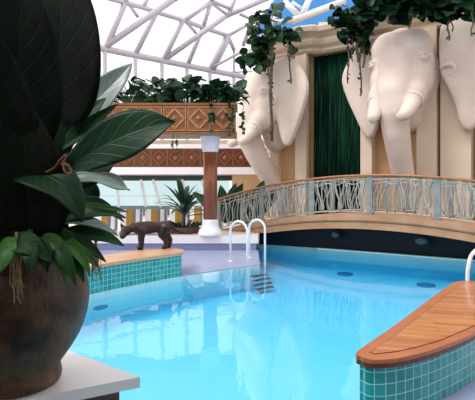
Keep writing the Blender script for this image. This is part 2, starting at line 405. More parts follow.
# ---- tiled wall with wood coping, left
o3 = cfp[2]
t = thing('tiled_pool_wall', 'teal tiled wall with pale wooden coping, left edge of the pool', 'wall', (o3.x,o3.y,0))
pl = [p-o3 for p in wallplan]
MB().prism(pl, zt-.055, zt).build('coping', PALEW, t, bevel=.015)
MB().prism(inset(pl, .03), ZB, zt-.056).build('tile_face', TILE, t)
# ---- wedge shaped divider, right foreground
wo = [(357,351),(361,356),(368,358.5),(377,359.2),(394.5,358),(415,354),(440,346.5),(475,331.7)]
wp = [Pz(x,y,zt) for x,y in wo]; wp = [V((p.x,p.y)) for p in wp]+[V((2.5,4.56)),V((2.9,5.12)),V((3.2,5.68)),V((3.27,6.1)),V((3.17,6.28)),V((2.95,6.27)),V((2.79,6.12)),V((2.2,5.33)),V((1.667,4.59)),V((1.25,4.03))]
wo_ = V((1.9,4.7)); wp = crom(ccw([p-wo_ for p in wp]), 4, True)
t = thing('pool_divider', 'wedge shaped teal tiled divider with glossy teak top, right foreground', 'wall', (wo_.x,wo_.y,0))
MB().prism(inset(wp,.030), ZB, zt-.071).build('tile_face', TILE, t)
MB().prism(wp, zt-.034, zt-.004).build('border_board', BORDW, t, bevel=.006)
MB().prism(inset(wp,.004), zt-.07, zt-.035).build('edge_board', DARKW, t)
ii = [Pz(x,y,zt) for x,y in ((370.5,351.5),(374,353.6),(395,351.3),(415.5,347),(440,340),(475,325))]
ip = [V((p.x,p.y)) for p in ii]+[V((2.44,4.66)),V((2.81,5.19)),V((3.08,5.70)),V((3.15,6.03)),V((3.09,6.15)),V((2.97,6.15)),V((2.87,6.05)),V((2.28,5.26)),V((1.745,4.52)),V((1.33,3.96))]
ip = ccw([p-wo_ for p in ip])
MB().prism(inset(ip,-.006), zt-.02, zt-.0025).build('joint', NAVY, t)
MB().prism(ip, zt-.02, zt).build('plank_top', DECKW, t)

# ---- pool lamps
def lens(name, label, p, nrm, rx, ry, m, ring):
    t = thing(name, label, 'pool light', p, 0, 'round lamps set in the pool walls and floor')
    q = V(nrm).to_track_quat('Z','Y'); t.rotation_mode = 'QUATERNION'; t.rotation_quaternion = q
    b = MB().lathe([(1.0,-.02),(1.0,.015),(.86,.022),(.84,.012)], 24); b.v = [(x*rx,y*ry,z) for x,y,z in b.v]; b.build('bezel', ring, t)
    b = MB().lathe([(.86,-.01),(.84,.016),(.4,.026),(.02,.03)], 24); b.v = [(x*rx,y*ry,z) for x,y,z in b.v]; b.build('lens', m, t)
nb = V((-.566,-.824,0))
lens('pool_light', 'dim oval lamp in the dark recess under the bridge, below the green curtain', P(335,234.5,12.84), nb, .15, .11, GOLDW, NAVY)
lens('pool_light', 'dim oval lamp in the dark recess, at the right of the bridge arch', P(421,241,11.48), nb, .19, .11, GOLDW, NAVY)
for (x, y, l) in ((345,274,'dark round lamp on the pool floor, farthest to the left under the bridge side'),
               (426,285,'dark round lamp on the pool floor, straight behind the end of the teak divider'),
               (462,275.5,'dark round lamp on the pool floor, nearest the right edge of the photo')):
    p = Pz(x, y, -.5)
    lens('pool_light', l, (p.x,p.y,-.5), (0,0,1), .2, .2, POOLENS, POOLENS)
pw = P(100,307,7.5)
lens('pool_light', 'small oval lamp under water in the tiled wall beside the big pot', pw+V((.02,-.03,0)), (.79,-.61,0), .13, .035, POOLENS, POOLENS)

# ------------------------------------------------------------------ arched footbridge
BD = V((.806,-.592)); BN = V((.592,.806))           # along the bridge, away from the camera
def bp(s, off=0, z=0): return V((.70+BD.x*s+BN.x*off, 13.58+BD.y*s+BN.y*off, z))
def zr(s): return 2.045-.029*(s-3.2)**2              # top of the handrail
def zdk(s): return max(zr(s)-1.0, .402)
S0, S1 = -1.85, 8.3
t = thing('footbridge', 'arched stone footbridge with grey metal railings and wooden handrails', 'bridge', bp(3.2,.6,0))
T0 = t.location.copy()
def arch(b, o0, o1, top, bot, n=40):
    vs = []; fs = []
    for i in range(n+1):
        s = S0+(S1-S0)*i/n
        zt_, zb_ = zdk(s)-top, max(zr(s)-1.0-bot, .401 if s < .12 else -9)
        zt_ = max(zt_, zb_+.004)
        for o, z in ((o0,zb_),(o1,zb_),(o1,zt_),(o0,zt_)): vs.append(bp(s,o,z)-T0)
    for i in range(n):
        for k in range(4): fs.append((4*i+k, 4*i+4+k, 4*i+4+(k+1)%4, 4*i+(k+1)%4))
    fs.append((0,1,2,3)); fs.append((4*n+3,4*n+2,4*n+1,4*n))
    return b.add(vs, fs)
arch(MB(), .0, 1.3, .012, .36).build('deck', TAN, t)
for o0, o1 in ((-.09,.05),(1.25,1.39)):
    arch(MB(), o0, o1, .0, .15).build('fascia_moulding', TAN, t)
arch(MB(), -.05, .02, .2, .37).build('fascia_moulding', TAN, t)
arch(MB(), -.065, .0, .145, .185).build('fascia_moulding', TAN, t)
random.seed(11)
posts = [-1.6+1.6*i for i in range(7)]
stuff = MB()
def wavy(s, off, amp, lean, ph, n=9):
    out = []
    for i in range(n):
        q = i/(n-1); ss = s+lean*(q-.5)+amp*math.sin(q*2*PI*1.1+ph)
        z0, z1 = zdk(ss)+.07, zr(ss)-.07
        out.append(bp(ss, off, z0+(z1-z0)*q)-T0)
    return out
for off, front in ((.0,True),(1.3,False)):
    for s in posts:
        b = MB(); z0 = zdk(s)
        b.beam(bp(s,off,z0)-T0, bp(s,off,zr(s)-.05)-T0, .15, .05, V((BN.x,BN.y,0)))
        b.beam(bp(s,off,z0)-T0, bp(s,off,z0+.06)-T0, .20, .10, V((BN.x,BN.y,0)))
        b.build('post', GREYM, t, bevel=.008)
    rail = [bp(S0+(S1-S0)*i/40, off, zr(S0+(S1-S0)*i/40)-.03)-T0 for i in range(41)]
    b = MB(); vs = []; fs = []
    prof = [(.045*math.cos(a*PI/5), .032*math.sin(a*PI/5)) for a in range(10)]
    for p in rail:
        for x, z in prof: vs.append(p+V((BN.x*x*1.3,BN.y*x*1.3,z)))
    for i in range(40):
        for k in range(10): fs.append((10*i+k,10*i+10+k,10*i+10+(k+1)%10,10*i+(k+1)%10))
    fs.append(tuple(range(10))); fs.append(tuple(400+k for k in range(9,-1,-1)))
    b.add(vs, fs, None, True); b.build('handrail', RAILW, t)
    for dz, rr in ((-.115,.016),(-.93,.016)):
        MB().tube([p+V((0,0,dz+.03)) if dz>-.5 or True else p for p in rail if True], rr, 6).build('rail_bar', PALEM, t) if dz > -.5 else \
        MB().tube([bp(S0+.3+(S1-S0-.3)*i/40, off, zdk(S0+.3+(S1-S0-.3)*i/40)+.07)-T0 for i in range(41)], rr, 6).build('rail_bar', PALEM, t)
    for k, s in enumerate(posts[:-1]):
        nb_ = 16
        for i in range(nb_):
            u = s+.12+(1.6-.24)*(i+.5)/nb_
            pts_ = wavy(u, off+random.uniform(-.02,.02), random.uniform(.015,.045), random.choice((-.16,-.08,.02,.1,.17)), random.uniform(0,6))
            rr = random.uniform(.010,.017)
            if front: MB().tube(pts_, rr, 6).build('baluster', PALEM if i%3 else GREYM, t)
            else: stuff.tube(pts_, rr, 5)
        if front:                                    # wavy horizontal strand in the bay
            MB().tube([bp(s+1.6*i/16, off+.02, zr(s+1.6*i/16)-.22+.03*math.sin(i*1.3+k))-T0 for i in range(17)], .013, 6).build('strand', PALEM, t)
o = stuff.build('baluster', PALEM, t); o['kind'] = 'stuff'

# ------------------------------------------------------------------ elephant facade
UD = V((.806,-.592)); UN = V((-.592,-.806))          # along the wall, out towards the pool
def wp3(u, out=0, z=0): return V((1.8+UD.x*u+UN.x*out, 18.24+UD.y*u+UN.y*out, z))
def wp2(u, out=0): p = wp3(u,out); return V((p.x,p.y))
def pier(name, plan, z0, z1, m=PEACH, bev=.04):
    return struct(MB().prism(ccw([wp2(*q) for q in plan]), z0, z1).build(name, m, bevel=bev), 'peach plaster pier of the elephant facade', 'wall')
pier('wall_pier', [(-.60,-1.6),(1.02,-1.6),(1.02,-.12),(-.60,-.12)], -.1, 6.9)
pier('wall_pier', [(.55,-.3),(1.02,-.3),(1.02,.10),(.55,.10)], -.1, 6.78, PILAS)
pier('wall_pier', [(-.58,-.3),(-.2,-.3),(-.2,.1),(-.58,.1)], -.1, 6.78, PILAS)
pier('wall_pier', [(3.15,-1.6),(6.62,-1.6),(6.62,-.25),(3.15,-.25)], -.1, 6.9)
pier('wall_pier', [(3.15,-.4),(3.55,-.4),(3.55,.15),(3.15,.15)], -.1, 6.78, PILAS)
pier('wall_pier', [(5.05,-.4),(5.65,-.4),(5.65,.22),(5.05,.22)], -.1, 6.78, PILAS)
pier('wall_pier', [(5.75,-.4),(6.62,-.4),(6.62,.12),(5.75,.12)], -.1, 6.78, PILAS)
pier('wall_pier', [(8.3,-1.6),(11.5,-1.6),(11.5,.1),(8.3,.1)], -.1, 6.9)
for u0, u1, l in ((1.02,3.15,'dark green bead curtain in the niche between the two elephants'),(6.62,8.3,'dark green bead curtain at the right edge of the photo')):
    vs = []; fs = []; n = 60
    for i in range(n+1):
        u = u0+(u1-u0)*i/n; o_ = -.55+.05*math.sin(i*1.15)+.03*math.sin(i*2.9)
        vs += [wp3(u,o_,-.1), wp3(u,o_,6.8)]
    for i in range(n): fs.append((2*i,2*i+2,2*i+3,2*i+1))
    tag(MB().add(vs, fs, None, True).build('bead_curtain', CURT, solid=.02), l, 'curtain', 'green curtains in the niches')
# cornice
prof = [(-.4,6.72),(.10,6.72),(.16,6.80),(.16,6.90),(.26,7.02),(.30,7.16),(.24,7.28),(.34,7.38),(.46,7.46),(.48,7.62),(.40,7.70),(-.4,7.70)]
path = [wp2(-.75,-1.6), wp2(-.75,-.1), wp2(-.5,.0), wp2(.9,.0), wp2(1.15,-.08), wp2(1.45,-.34), wp2(2.9,-.34), wp2(3.2,-.08), wp2(3.45,0), wp2(7,0), wp2(11.5,0)]
struct(MB().sweep(path, prof).build('trim_3', CREAM), 'cream moulded cornice above the elephant heads', 'trim')
# blue wall behind the cornice
gab = [(-3.5,8.3),(13,8.3),(13,12.5),(-.6,12.5),(-3.5,9.5)]
bw = MB(); k_ = len(gab); bw.add([wp3(u,o_,z) for o_ in (-3.2,-3.5) for u, z in gab], [tuple(range(k_)), tuple(range(2*k_-1,k_-1,-1))]+[(i,(i+1)%k_,k_+(i+1)%k_,k_+i) for i in range(k_)])
struct(bw.build('wall_back', BLUEW), 'blue painted gable wall above the cornice', 'wall')
a = P(319,22,19.0)
struct(MB().box((a.x,a.y,a.z-.42),(a.x+.42,a.y+.12,a.z)).build('trim_4', WPAINT), 'small white panel on the blue wall', 'panel')

def elephant(label, loc, yaw, S, sweeps, earo, es=(1,1), tb=0.0, tl=1.0):
    t = thing('elephant_sculpture', label, 'sculpture', loc, yaw, 'carved elephant heads on the facade')
    k = lambda p: (p[0]*S, p[1]*S, p[2]*S)
    b = MB()
    def bl(c, r, n=20): b.ball(k(c), k(r), n)
    bl((0,-.45,.05),(.80,.78,.98)); bl((0,-.10,-.2),(.86,.75,1.0))
    for x in (-1,1):
        bl((.30*x,-.62,.42),(.50,.52,.52)); bl((.40*x,-.62,-.38),(.42,.52,.55)); bl((.58*x,-.86,.06),(.20,.20,.16))
        bl((.46*x,-.92,-.80),(.30,.36,.32)); b.chain([(k((.44*x,-.9,-.70)),.30*S),(k((.44*x,-1.16,-1.08)),.235*S)])
    bl((0,-1.0,-.1),(.46,.34,.66))
    b.chain([(k((0,-.88,-.25)),.50*S),(k((0,-1.12,-.75)),.45*S),(k((0,-1.12,-1.25)),.385*S),(k((0,-.99+tb*0.45,-1.8)),.345*S),(k((0,-.78+tb*0.8,-2.3)),.315*S),(k((0,-.52+tb*1,-2.8)),.29*S),(k((0,-.24+tb*1,-3.3)),.27*S),(k((0,.0+tb*1,-3.75)),.25*S)], 18)
    b.chain([(k((0,-.15,-.7)),.6*S),(k((0,-.1,-1.3)),.42*S)])
    b.build('head', STONE, t, voxel=.055, smooth_it=7)
    for x, sw, in ((-1,sweeps[0]),(1,sweeps[1])):
        pts_ = [(.50,.72),(.78,1.0),(1.15,1.08),(1.52,.85),(1.86,.35),(1.99,-.1),(1.87,-.6),(1.62,-1.2),(1.36,-1.75),(1.15,-1.95),(.96,-1.75),(.83,-1.2),(.64,-.7),(.50,-.3)]
        out = crom(pts_, 4, True); R = M.Rotation(sw*x, 4, 'Z'); piv = V((.50*x+earo[0 if x<0 else 1][0],earo[0 if x<0 else 1][1],earo[0 if x<0 else 1][2])); n = len(out); vs = []; fs = []
        cx_, cz_ = 1.22, -.35; rings = [(1,.10),(1,-.02),(.93,-.075),(.7,-.085),(.35,-.06)]
        for f_, y in rings:
            for q in out:
                xx, zz = cx_+(q.x-cx_)*f_, cz_+(q.y-cz_)*f_
                p = R @ V((x*(xx-.5), y+.10*math.sin((xx-.5)*2.2), zz))+piv; vs.append(k(piv+(p-piv)*es[0 if x<0 else 1]))
        for r_ in range(len(rings)-1):
            for i in range(n): fs.append((r_*n+i, r_*n+(i+1)%n, (r_+1)*n+(i+1)%n, (r_+1)*n+i))
        fs.append(tuple(range(n))); fs.append(tuple((len(rings)-1)*n+i for i in range(n)))
        e = MB().add(vs, fs, None, True)
        e.build('ear', STONE, t)
        # rolled inner ear edge
        c = [R @ V((x*q_[0],q_[1],q_[2]))+piv for q_ in ((.02,-.12,-.30),(.16,-.17,-.24),(.30,-.19,-.26),(.37,-.19,-.36),(.33,-.18,-.46),(.22,-.16,-.48))]
        MB().tube([k(p) for p in crom(c,5)], [.055*S*(.5+.5*math.sin(PI*min(1,.12+i/20))) for i in range(len(crom(c,5)))], 10).build('ear_fold', STONE, t)
        tk = crom([(.44*x,-1.0,-.92),(.44*x,-1.0-.26*tl,-1.19),(.40*x,-1.0-.5*tl,-1.39),(.35*x,-1.0-.72*tl,-1.49)], 6)
        m_ = len(tk); MB().tube([k(p) for p in tk]+[k(tk[-1]+(tk[-1]-tk[-2])*.9)], [S*(.225-.115*(i/(m_-1))**1.3) for i in range(m_)]+[.045*S], 16).build('tusk', STONE, t)
        q = V((.44*x,-1.11,-1.03)); ax = V((0,-.70,-.70)).normalized(); s1 = ax.orthogonal().normalized(); s2 = ax.cross(s1)
        MB().tube([k(q+(s1*math.cos(a*PI/12)+s2*math.sin(a*PI/12))*.245) for a in range(25)], .045*S, 8).build('tusk_collar', STONE, t)
        ec = V((.655*x,-.985,.07)); 
        MB().ball(k(ec), (.075*S,.075*S,.06*S), 14).build('eye', STONE, t)
        for dz in (.07,-.06):
            MB().tube([k(ec+V((x*(.055-.05*abs(q_)), (-.10+.15*abs(q_))*.7+.0+q_*.0, dz*(1-q_*q_)))+V((-x*q_*.12,-q_*.11+.02,0))) for q_ in (-1,-.6,-.2,.2,.6,1)], .026*S, 6).build('eyelid', STONE, t)
    return t
def yaw_of(d): return -math.radians(d)
p = wp3(4.75,.0,5.55)
elephant('pale stone elephant head nearer the camera, both tusks in view, right of the green curtain', p, yaw_of(38), 1.2, (math.radians(0),math.radians(4)), ((.12,-.42,0),(.42,-.40,.12)), (.93,.98))
p = wp3(-.22,.0,5.15)
elephant('pale stone elephant head facing left, under hanging vines left of the green curtain', p, yaw_of(64), 1.2, (math.radians(30),math.radians(28)), ((0,-.2,0),(.0,-.66,.16)), (.9,.9), .32, .85)

# ------------------------------------------------------------------ roof glazing
RA, RB = Pz(97.6,47.4,9.0), Pz(207,69.5,9.0)
ru = (RB-RA).normalized(); rin = V((ru.y,-ru.x,0)); rw = (rin*.5+V((0,0,.866))).normalized(); rn = ru.cross(rw)
EYEP = V((0,0,EYE))
def onroof(px, py, off=0):
    d = P(px,py,1.0)-EYEP; o_ = RA+rn*off
    return EYEP+d*((o_-EYEP).dot(rn)/d.dot(rn))
def onvert(px, py):
    d = P(px,py,1.0)-EYEP; nn = rin
    return EYEP+d*((RA-EYEP).dot(nn)/d.dot(nn))
fr = MB()
fr.tube([RA-ru*16, RA+ru*16], .18, 10)
top = [(112,-1),(125,2.5),(143,7.4),(158.7,12.6),(183,20),(203,27.4),(228,35.8)]
r2 = [onroof(*q) for q in top]; d2 = (r2[-1]-r2[0]).normalized()
fr.tube([r2[0]-d2*14]+r2, .13, 10)
raf = [((107,46),(125,2.5),.13),((136,53),(156,13),.12),((164,59),(183,20),.12),((188,64),(203,27.4),.11),((203,27.4),(211,2),.10),((212,68.5),(228,36),.20),
       ((143,7.4),(148.5,-3),.09),((128,3),(138,17),.07),((125,2.5),(127,-6),.12),((185,20),(210,2.5),.11),((185,21),(197,34),.07),((210,2),(226,14),.07),((228,16),(236,-4),.10),
       ((212,1),(231,9),.09),((240,14),(251,19),.08),((227,36),(252,22),.09),((228,36),(234,50),.10),((234,50),(234,86),.06),((210,73),(262,71),.05),((251,22),(243,46),.10)]
for a, c, r_ in raf: fr.tube([onroof(*a), onroof(*c)], r_*1.25, 8)
for a in ((148.5,-3),(127,-6),(211,2),(236,-4)):
    q = onroof(*a); fr.tube([q, q+rw*8], .1, 8)
for k_ in range(1,6):                                 # rafters left of the picture
    q = RA-ru*(1.9*k_); fr.tube([q, q+rw*9], .11, 8)
struct(fr.build('ceiling_frame', TRUSS), 'white steel ribs of the glass roof', 'ceiling')
fr = MB()
for a, c, r_ in (((106,46),(174,-1),.17),((166,58.5),(226,16),.15),((226,16),(266,-1),.15),((210,68.5),(243,51),.09)):
    A_, C_ = onroof(*a, .0), onroof(*c, 1.2); fr.tube([A_, C_], r_, 8); 
    if c[1] < 0: fr.tube([C_, C_+(C_-A_).normalized()*5], r_, 8)
struct(fr.build('ceiling_truss', TRUSS), 'white diagonal truss tubes below the glass roof', 'ceiling')
fr = MB()
for px in (105,135.5,162,187,210,234,258):
    q = onvert(px, 60); q = V((q.x,q.y,0)); fr.beam(q+V((0,0,3)), q+V((0,0,9)), .16, .16, rin)
for z in (4.2,6.2): fr.tube([V((*(RA-ru*16).xy,z)), V((*(RA+ru*16).xy,z))], .07, 8)
struct(fr.build('trim_5', TRUSS), 'white mullions of the glazed wall under the roof', 'trim')
g = MB(); A_, B_ = RA-ru*18-rn*.2, RA+ru*18-rn*.2
g.add([A_,B_,B_+rw*11,A_+rw*11], [(0,1,2,3)]); struct(g.build('window_1', GLASS), 'sloping roof glazing with bright white sky behind', 'window')
g = MB(); A_, B_ = RA-ru*18-rin*.2, RA+ru*18-rin*.2
g.add([V((A_.x,A_.y,2.9)),V((B_.x,B_.y,2.9)),B_,A_], [(0,1,2,3)]); struct(g.build('window_2', GLASS), 'upright glazing under the roof edge', 'window')
# white truss tubes in front of the blue wall
fr = MB()
for (a, c, r_) in (((284,1),(299,16),.12),((310,-2),(302,15),.12),((292,21),(345,1),.14),((292,2),(304,10),.06),((262,38),(277,12),.11),((252,22),(292,21),.08)):
    fr.tube([P(*a,18.2), P(*c,18.2)], r_, 8)
struct(fr.build('ceiling_truss', WPAINT), 'white truss tubes before the blue wall', 'ceiling')

# ------------------------------------------------------------------ balconies, column, far windows
def diamond_panel(parent, x0, x1, z0, z1, y, m_in, m_fr, cx=None):
    c = ((x0+x1)/2, (z0+z1)/2); w_, h_ = (x1-x0)/2, (z1-z0)/2
    b = MB().box((x0,y,z0),(x1,y+.03,z1)); o = b.build('diamond_panel', m_in, parent)
    f = MB()
    for x in (x0,x1-.03): f.box((x,y-.02,z0),(x+.03,y,z1))
    for z in (z0,z1-.03): f.box((x0+.03,y-.02,z),(x1-.03,y,z+.03))
    q = [(c[0],c[1]+h_*.82),(c[0]+w_*.82,c[1]),(c[0],c[1]-h_*.82),(c[0]-w_*.82,c[1])]
    for i in range(4): f.beam((q[i][0],y-.016,q[i][1]),(q[(i+1)%4][0],y-.016,q[(i+1)%4][1]),.05,.036,V((0,1,0)))
    f.build('moulding', m_fr, o)
    f = MB(); f.add([(c[0],y-.05,c[1]),(c[0],y,c[1]+h_*.36),(c[0]+w_*.36,y,c[1]),(c[0],y,c[1]-h_*.36),(c[0]-w_*.36,y,c[1])],[(0,1,2),(0,2,3),(0,3,4),(0,4,1)]); f.build('boss', REDW, o)
yb = 12.3; xr = (236.5-CX)/F*yb; zb0, zb1 = 3.13, 3.90
t = thing('balcony_planter', 'mid brown wooden balcony planter with carved diamond panels on the column', 'planter', (xr-2.6,yb,zb0))
b = MB().box((-2.6,0,0),(2.58,1.1,.76)); b.build('box', MIDW, t, bevel=.01)
MB().box((-2.64,-.06,.72),(2.63,1.14,.79)).build('rim', MIDW, t, bevel=.012)
MB().box((-2.62,-.05,-.03),(2.61,1.12,.04)).build('base_board', MIDW, t, bevel=.01)
MB().box((-2.5,.06,.74),(2.5,1.04,.80)).build('soil', SOIL, t)
for k_ in range(8): diamond_panel(t, 2.58-.63*(k_+1)+.0, 2.58-.63*k_-.03, .06, .70, -.035, MIDW, LIGHTW)
xc, yc = -.745, 12.9
t = thing('column', 'round red brown wooden column with white capital and base under the planter', 'column', (xc,yc,ZT))
MB().lathe([(.19,.42),(.19,2.3)], 32).build('shaft', COLW, t)
MB().lathe([(.20,2.28),(.215,2.3),(.225,2.36),(.235,2.40),(.27,2.66),(.30,2.70),(.30,2.72)], 32).build('capital', WPAINT, t)
MB().lathe([(.33,0),(.335,.03),(.325,.10),(.29,.16),(.245,.22),(.225,.30),(.22,.40),(.215,.43),(.19,.44)], 32).build('base', WHITE, t)
# lower balcony behind
y2 = 20.6
t = thing('balcony', 'dark red wooden balcony front with diamond panels, behind the column', 'balcony', (-3.0,y2,2.62))
MB().box((-7,0,0),(4.3,.3,.80)).build('board', DARKW, t)
for k_ in range(14): diamond_panel(t, 4.25-.72*(k_+1), 4.25-.72*k_, .03, .77, -.035, DARKW, REDW)
struct(MB().box((-10,y2-.12,2.30),(1.4,y2+2,2.61)).build('trim_6', WPAINT), 'white slab edge below the dark balcony front', 'trim')
struct(MB().box((-10,y2-.06,3.43),(1.4,y2+.4,3.62)).build('trim_7', WPAINT), 'white sill on top of the dark balcony front', 'trim')
struct(MB().box((-10,y2+1.5,3.0),(1.4,y2+1.6,3.95)).build('wall_balcony', CREAM), 'cream wall behind the dark balcony front', 'wall')
yw = 22.4
struct(MB().box((-10,yw-.02,2.05),(2.0,yw+.2,2.32)).build('trim_8', mat('green_grey_paint',(.025,.05,.042),.5)), 'dark green lintel over the far windows', 'trim')
struct(MB().box((-10,yw,.40),(2.0,yw+.2,.85)).build('wall_window', mat('grey_green_wall', (.22,.29,.29), .6)), 'low white wall under the far windows', 'wall')
x0 = (60-CX)/F*yw
f = MB()
for pt, pb in ((95,97),(116,119),(141,146),(153,161),(182,190),(202,210)):
    f.beam(((pb-CX)/F*yw,yw,.8),((pt-CX)/F*yw,yw,2.1),.12,.09,V((0,1,0)))
f.box((-10,yw-.03,1.30),(0,yw+.03,1.35))
struct(f.build('trim_9', WPAINT), 'white mullions of the far windows', 'trim')
struct(MB().add([(-10,yw+.1,.85),(-.4,yw+.1,.85),(-.4,yw+.1,2.05),(-10,yw+.1,2.05)],[(0,1,2,3)]).build('window_3', GLASSB), 'mint tinted far windows behind the loungers', 'window')
a = P(232,200,21.5)
struct(MB().box((a.x,21.4,.4),(1.6,21.7,2.35)).build('wall_end', PEACH), 'peach wall end beside the left elephant', 'wall')

# ------------------------------------------------------------------ pool rails
def pool_rail(name, label, base, d, w_, h, r, group, treads=False):
    t = thing(name, label, 'handrail', base, 0, group)
    d = V((d[0],d[1],0)).normalized(); pts_ = [V((0,0,.0)), V((0,0,h-w_/2))]
    for i in range(1,12): a = PI*i/12; pts_.append(d*(w_/2-w_/2*math.cos(a))+V((0,0,h-w_/2+w_/2*math.sin(a))))
    pts_ += [d*w_+V((0,0,h-w_/2)), d*w_+V((0,0,-.42))]
    MB().tube(pts_, r, 12).build('rail', CHROME, t)
    MB().lathe([(.055,0),(.055,.012),(.035,.02)], 16).build('flange', CHROME, t)
    return t
A_ = Pz(230.5,262,.0); B_ = Pz(249.3,258.5,.0)
pool_rail('pool_rail', 'white hooped grab rail at the pool edge, left one of the pair', (A_.x,A_.y,.016), (.75,-.55), .47, .93, .026, 'white pool rails')
pool_rail('pool_rail', 'white hooped grab rail at the pool edge, right one of the pair', (B_.x,B_.y,.016), (.75,-.55), .45, .93, .026, 'white pool rails')
t = thing('pool_ladder', 'dark submerged ladder treads under the pair of grab rails', 'ladder', (.42,10.12,-.3))
for i in range(4): MB().beam((-.14+.04*i,-.17-.05*i,.12-.08*i),(.22+.04*i,.13-.05*i,.12-.08*i),.09,.02).build('tread', NAVY, t)
# rail at the right edge of the picture
A_ = Pz(467.5,283,.1); A_ = P(467.5,283,6.35)
t = thing('pool_rail', 'white curved grab rail cut by the right edge, behind the teak divider', 'handrail', (A_.x,A_.y,-.1), 0, 'white pool rails')
pts_ = [V((0,0,-.40)), V((0,0,.55)), V((.01,0,.72)), V((.05,.02,.86)), V((.12,.04,.94)), V((.22,.08,.98)), V((.34,.12,.96)), V((.44,.15,.88)), V((.50,.17,.74)), V((.51,.17,-.1))]
MB().tube(crom(pts_,4), .026, 12).build('rail', CHROME, t)

# ------------------------------------------------------------------ loungers
random.seed(5)
def lounger(label, loc, rz):
    t = thing('sun_lounger', label, 'lounger', loc, rz, 'striped sun loungers on the terrace')
    pr = [(-.50,.13),(-.2,.11),(.0,.12),(.10,.18),(.16,.32),(.21,.50),(.25,.68)]    # y, z: seat towards the pool, back away from it
    vs = []; uv = []; fs = []; n = len(pr)
    cur = crom([V((0,y,z)) for y, z in pr], 4)
    for p in cur:
        for q in range(5): vs.append((-.29+.145*q, p.y, p.z)); uv.append((q/4, 0))
    for i in range(len(cur)-1):
        for q in range(4): fs.append((5*i+q,5*i+q+1,5*i+q+6,5*i+q+5))
    MB().add(vs, fs, uv, True).build('cushion', STRIPE, t, solid=.06)
    for x in (-.30,.30): MB().tube([(x,p.y,p.z-.05) for p in cur], .018, 6).build('side_rail', WPAINT, t)
    for x in (-.30,.30):
        for y, z in ((-.45,.10),(.0,.10)): MB().tube([(x,y,0),(x,y,z)], .018, 6).build('leg', WPAINT, t)
    return t
names = ['striped sun lounger half hidden by the leaves, leftmost of the row', 'striped sun lounger directly left of the animal statue head', 'striped sun lounger behind the head of the animal statue',
         'striped sun lounger behind the back of the animal statue', 'striped sun lounger behind the potted dracaena', 'striped sun lounger close to the column']
for i, px in enumerate((80,106,131,156,180,199)):
    p = P(px,228,13.35 if i < 4 else (14.6 if i == 4 else 15.4)); lounger(names[i], (p.x,p.y,ZT), math.radians(8))

# ------------------------------------------------------------------ animal statue on the coping
def cat():
    b = MB()
    b.chain([((-.24,0,.385),.120),((-.08,0,.395),.125),((.10,0,.40),.10),((.26,0,.40),.12)])           # trunk
    b.chain([((-.24,0,.40),.11),((-.36,-.03,.40),.08),((-.45,-.06,.37),.075)])                            # neck
    b.chain([((-.48,-.10,.355),.095),((-.52,-.16,.32),.075),((-.55,-.24,.275),.055)])                    # head, muzzle
    for s in (-1,1):
        b.chain([((-.47+.065*s,-.085+.02*s,.42),.038),((-.465+.105*s,-.08+.03*s,.485),.016)])                            # ears
        b.chain([((-.19,.065*s,.36),.085),((-.20,.075*s,.22),.058),((-.20,.075*s,.10),.046),((-.205,.075*s,.03),.042),((-.25,.075*s,.024),.032)])
        x = .05*s
        b.chain([((.27+x*.4,.06*s,.38),.105),((.22+x,.075*s,.26),.075),((.30+x,.075*s,.15),.050),((.285+x,.075*s,.035),.040),((.24+x,.075*s,.024),.032)])
    b.chain([((.36,0,.41),.035),((.44,-.02,.34),.027),((.54,-.05,.29),.023),((.66,-.08,.275),.021),((.76,-.10,.28),.016)])
    return b
pf, pr_ = Pz(143,249.5,zt), Pz(168,247.9,zt)
ang = math.atan2(pr_.y-pf.y, pr_.x-pf.x)
t = thing('animal_statue', 'brown bronze statue of a lean animal with lowered head on the wooden coping', 'statue', (0,0,0))
sc = (pr_-pf).length/.50
cb_ = cat(); o = cb_.build('body', BRONZE, t, voxel=.014, smooth_it=4)
t.rotation_euler = (0,0,ang*.62); t.scale = (1.1,1.1,1.1)
c_ = (pf+pr_)/2; t.location = (c_.x-.07, c_.y-.02, zt)

# ------------------------------------------------------------------ plants
def rv(a): return V((random.uniform(-a,a), random.uniform(-a,a), random.uniform(-a,a)))
def bush(name, label, base, n, size, spread, h, m=LEAFBG, cat='plant', group=None, droop=.3, shape='heart', nl=6, wr=.42, parent_loc=None, trail=None, out=None):
    base = V(base); t = thing(name, label, cat, base, 0, group)
    b = MB(); st = MB()
    for i in range(n):
        a = random.uniform(0,2*PI); r_ = math.sqrt(random.random()); el = random.uniform(.15,1)
        d = V((math.cos(a)*r_*spread[0], math.sin(a)*r_*spread[1], el*h))
        if out: d += V(out)*random.random()
        st.tube([V((d.x*.25,d.y*.25,0)), V((d.x*.6,d.y*.6,d.z*.75)), d], .008+.004*size, 5)
        dirv = (V((d.x,d.y,0)).normalized()*.8+V((0,0,random.uniform(-.5,.7)))+rv(.4)).normalized()
        s = size*random.uniform(.65,1.2); tip = d+dirv*s; c = d+dirv*s*.5+V((0,0,.12*s)); tip.z -= droop*s*random.random()
        b.leaf(d, c, tip, s*wr*random.uniform(.8,1.1), V((0,-.4,1))+rv(.6), shape, .15, .06, nl, 2, i)
    if trail:
        for (dx, dy, ln) in trail:
            pts_ = [V((dx,dy,.05)), V((dx*1.02,dy-.06,-.1))]+[V((dx+random.uniform(-.04,.04), dy-.07+random.uniform(-.03,.03), -.1-ln*q/6)) for q in range(1,7)]
            st.tube(pts_, .008, 5)
            for q in range(int(ln*16)):
                p = V((dx,dy-.07,-.05-ln*random.random())); dd = (rv(1)+V((0,-.3,-.5))).normalized(); s = size*.45*random.uniform(.6,1.1)
                b.leaf(p, p+dd*s*.5, p+dd*s, s*.4, V((0,-1,.3))+rv(.5), 'heart', .15, .05, 5, 2, q)
    if n or trail: b.build('foliage', m, t); st.build('stem', STEM, t)
    return t
random.seed(21)
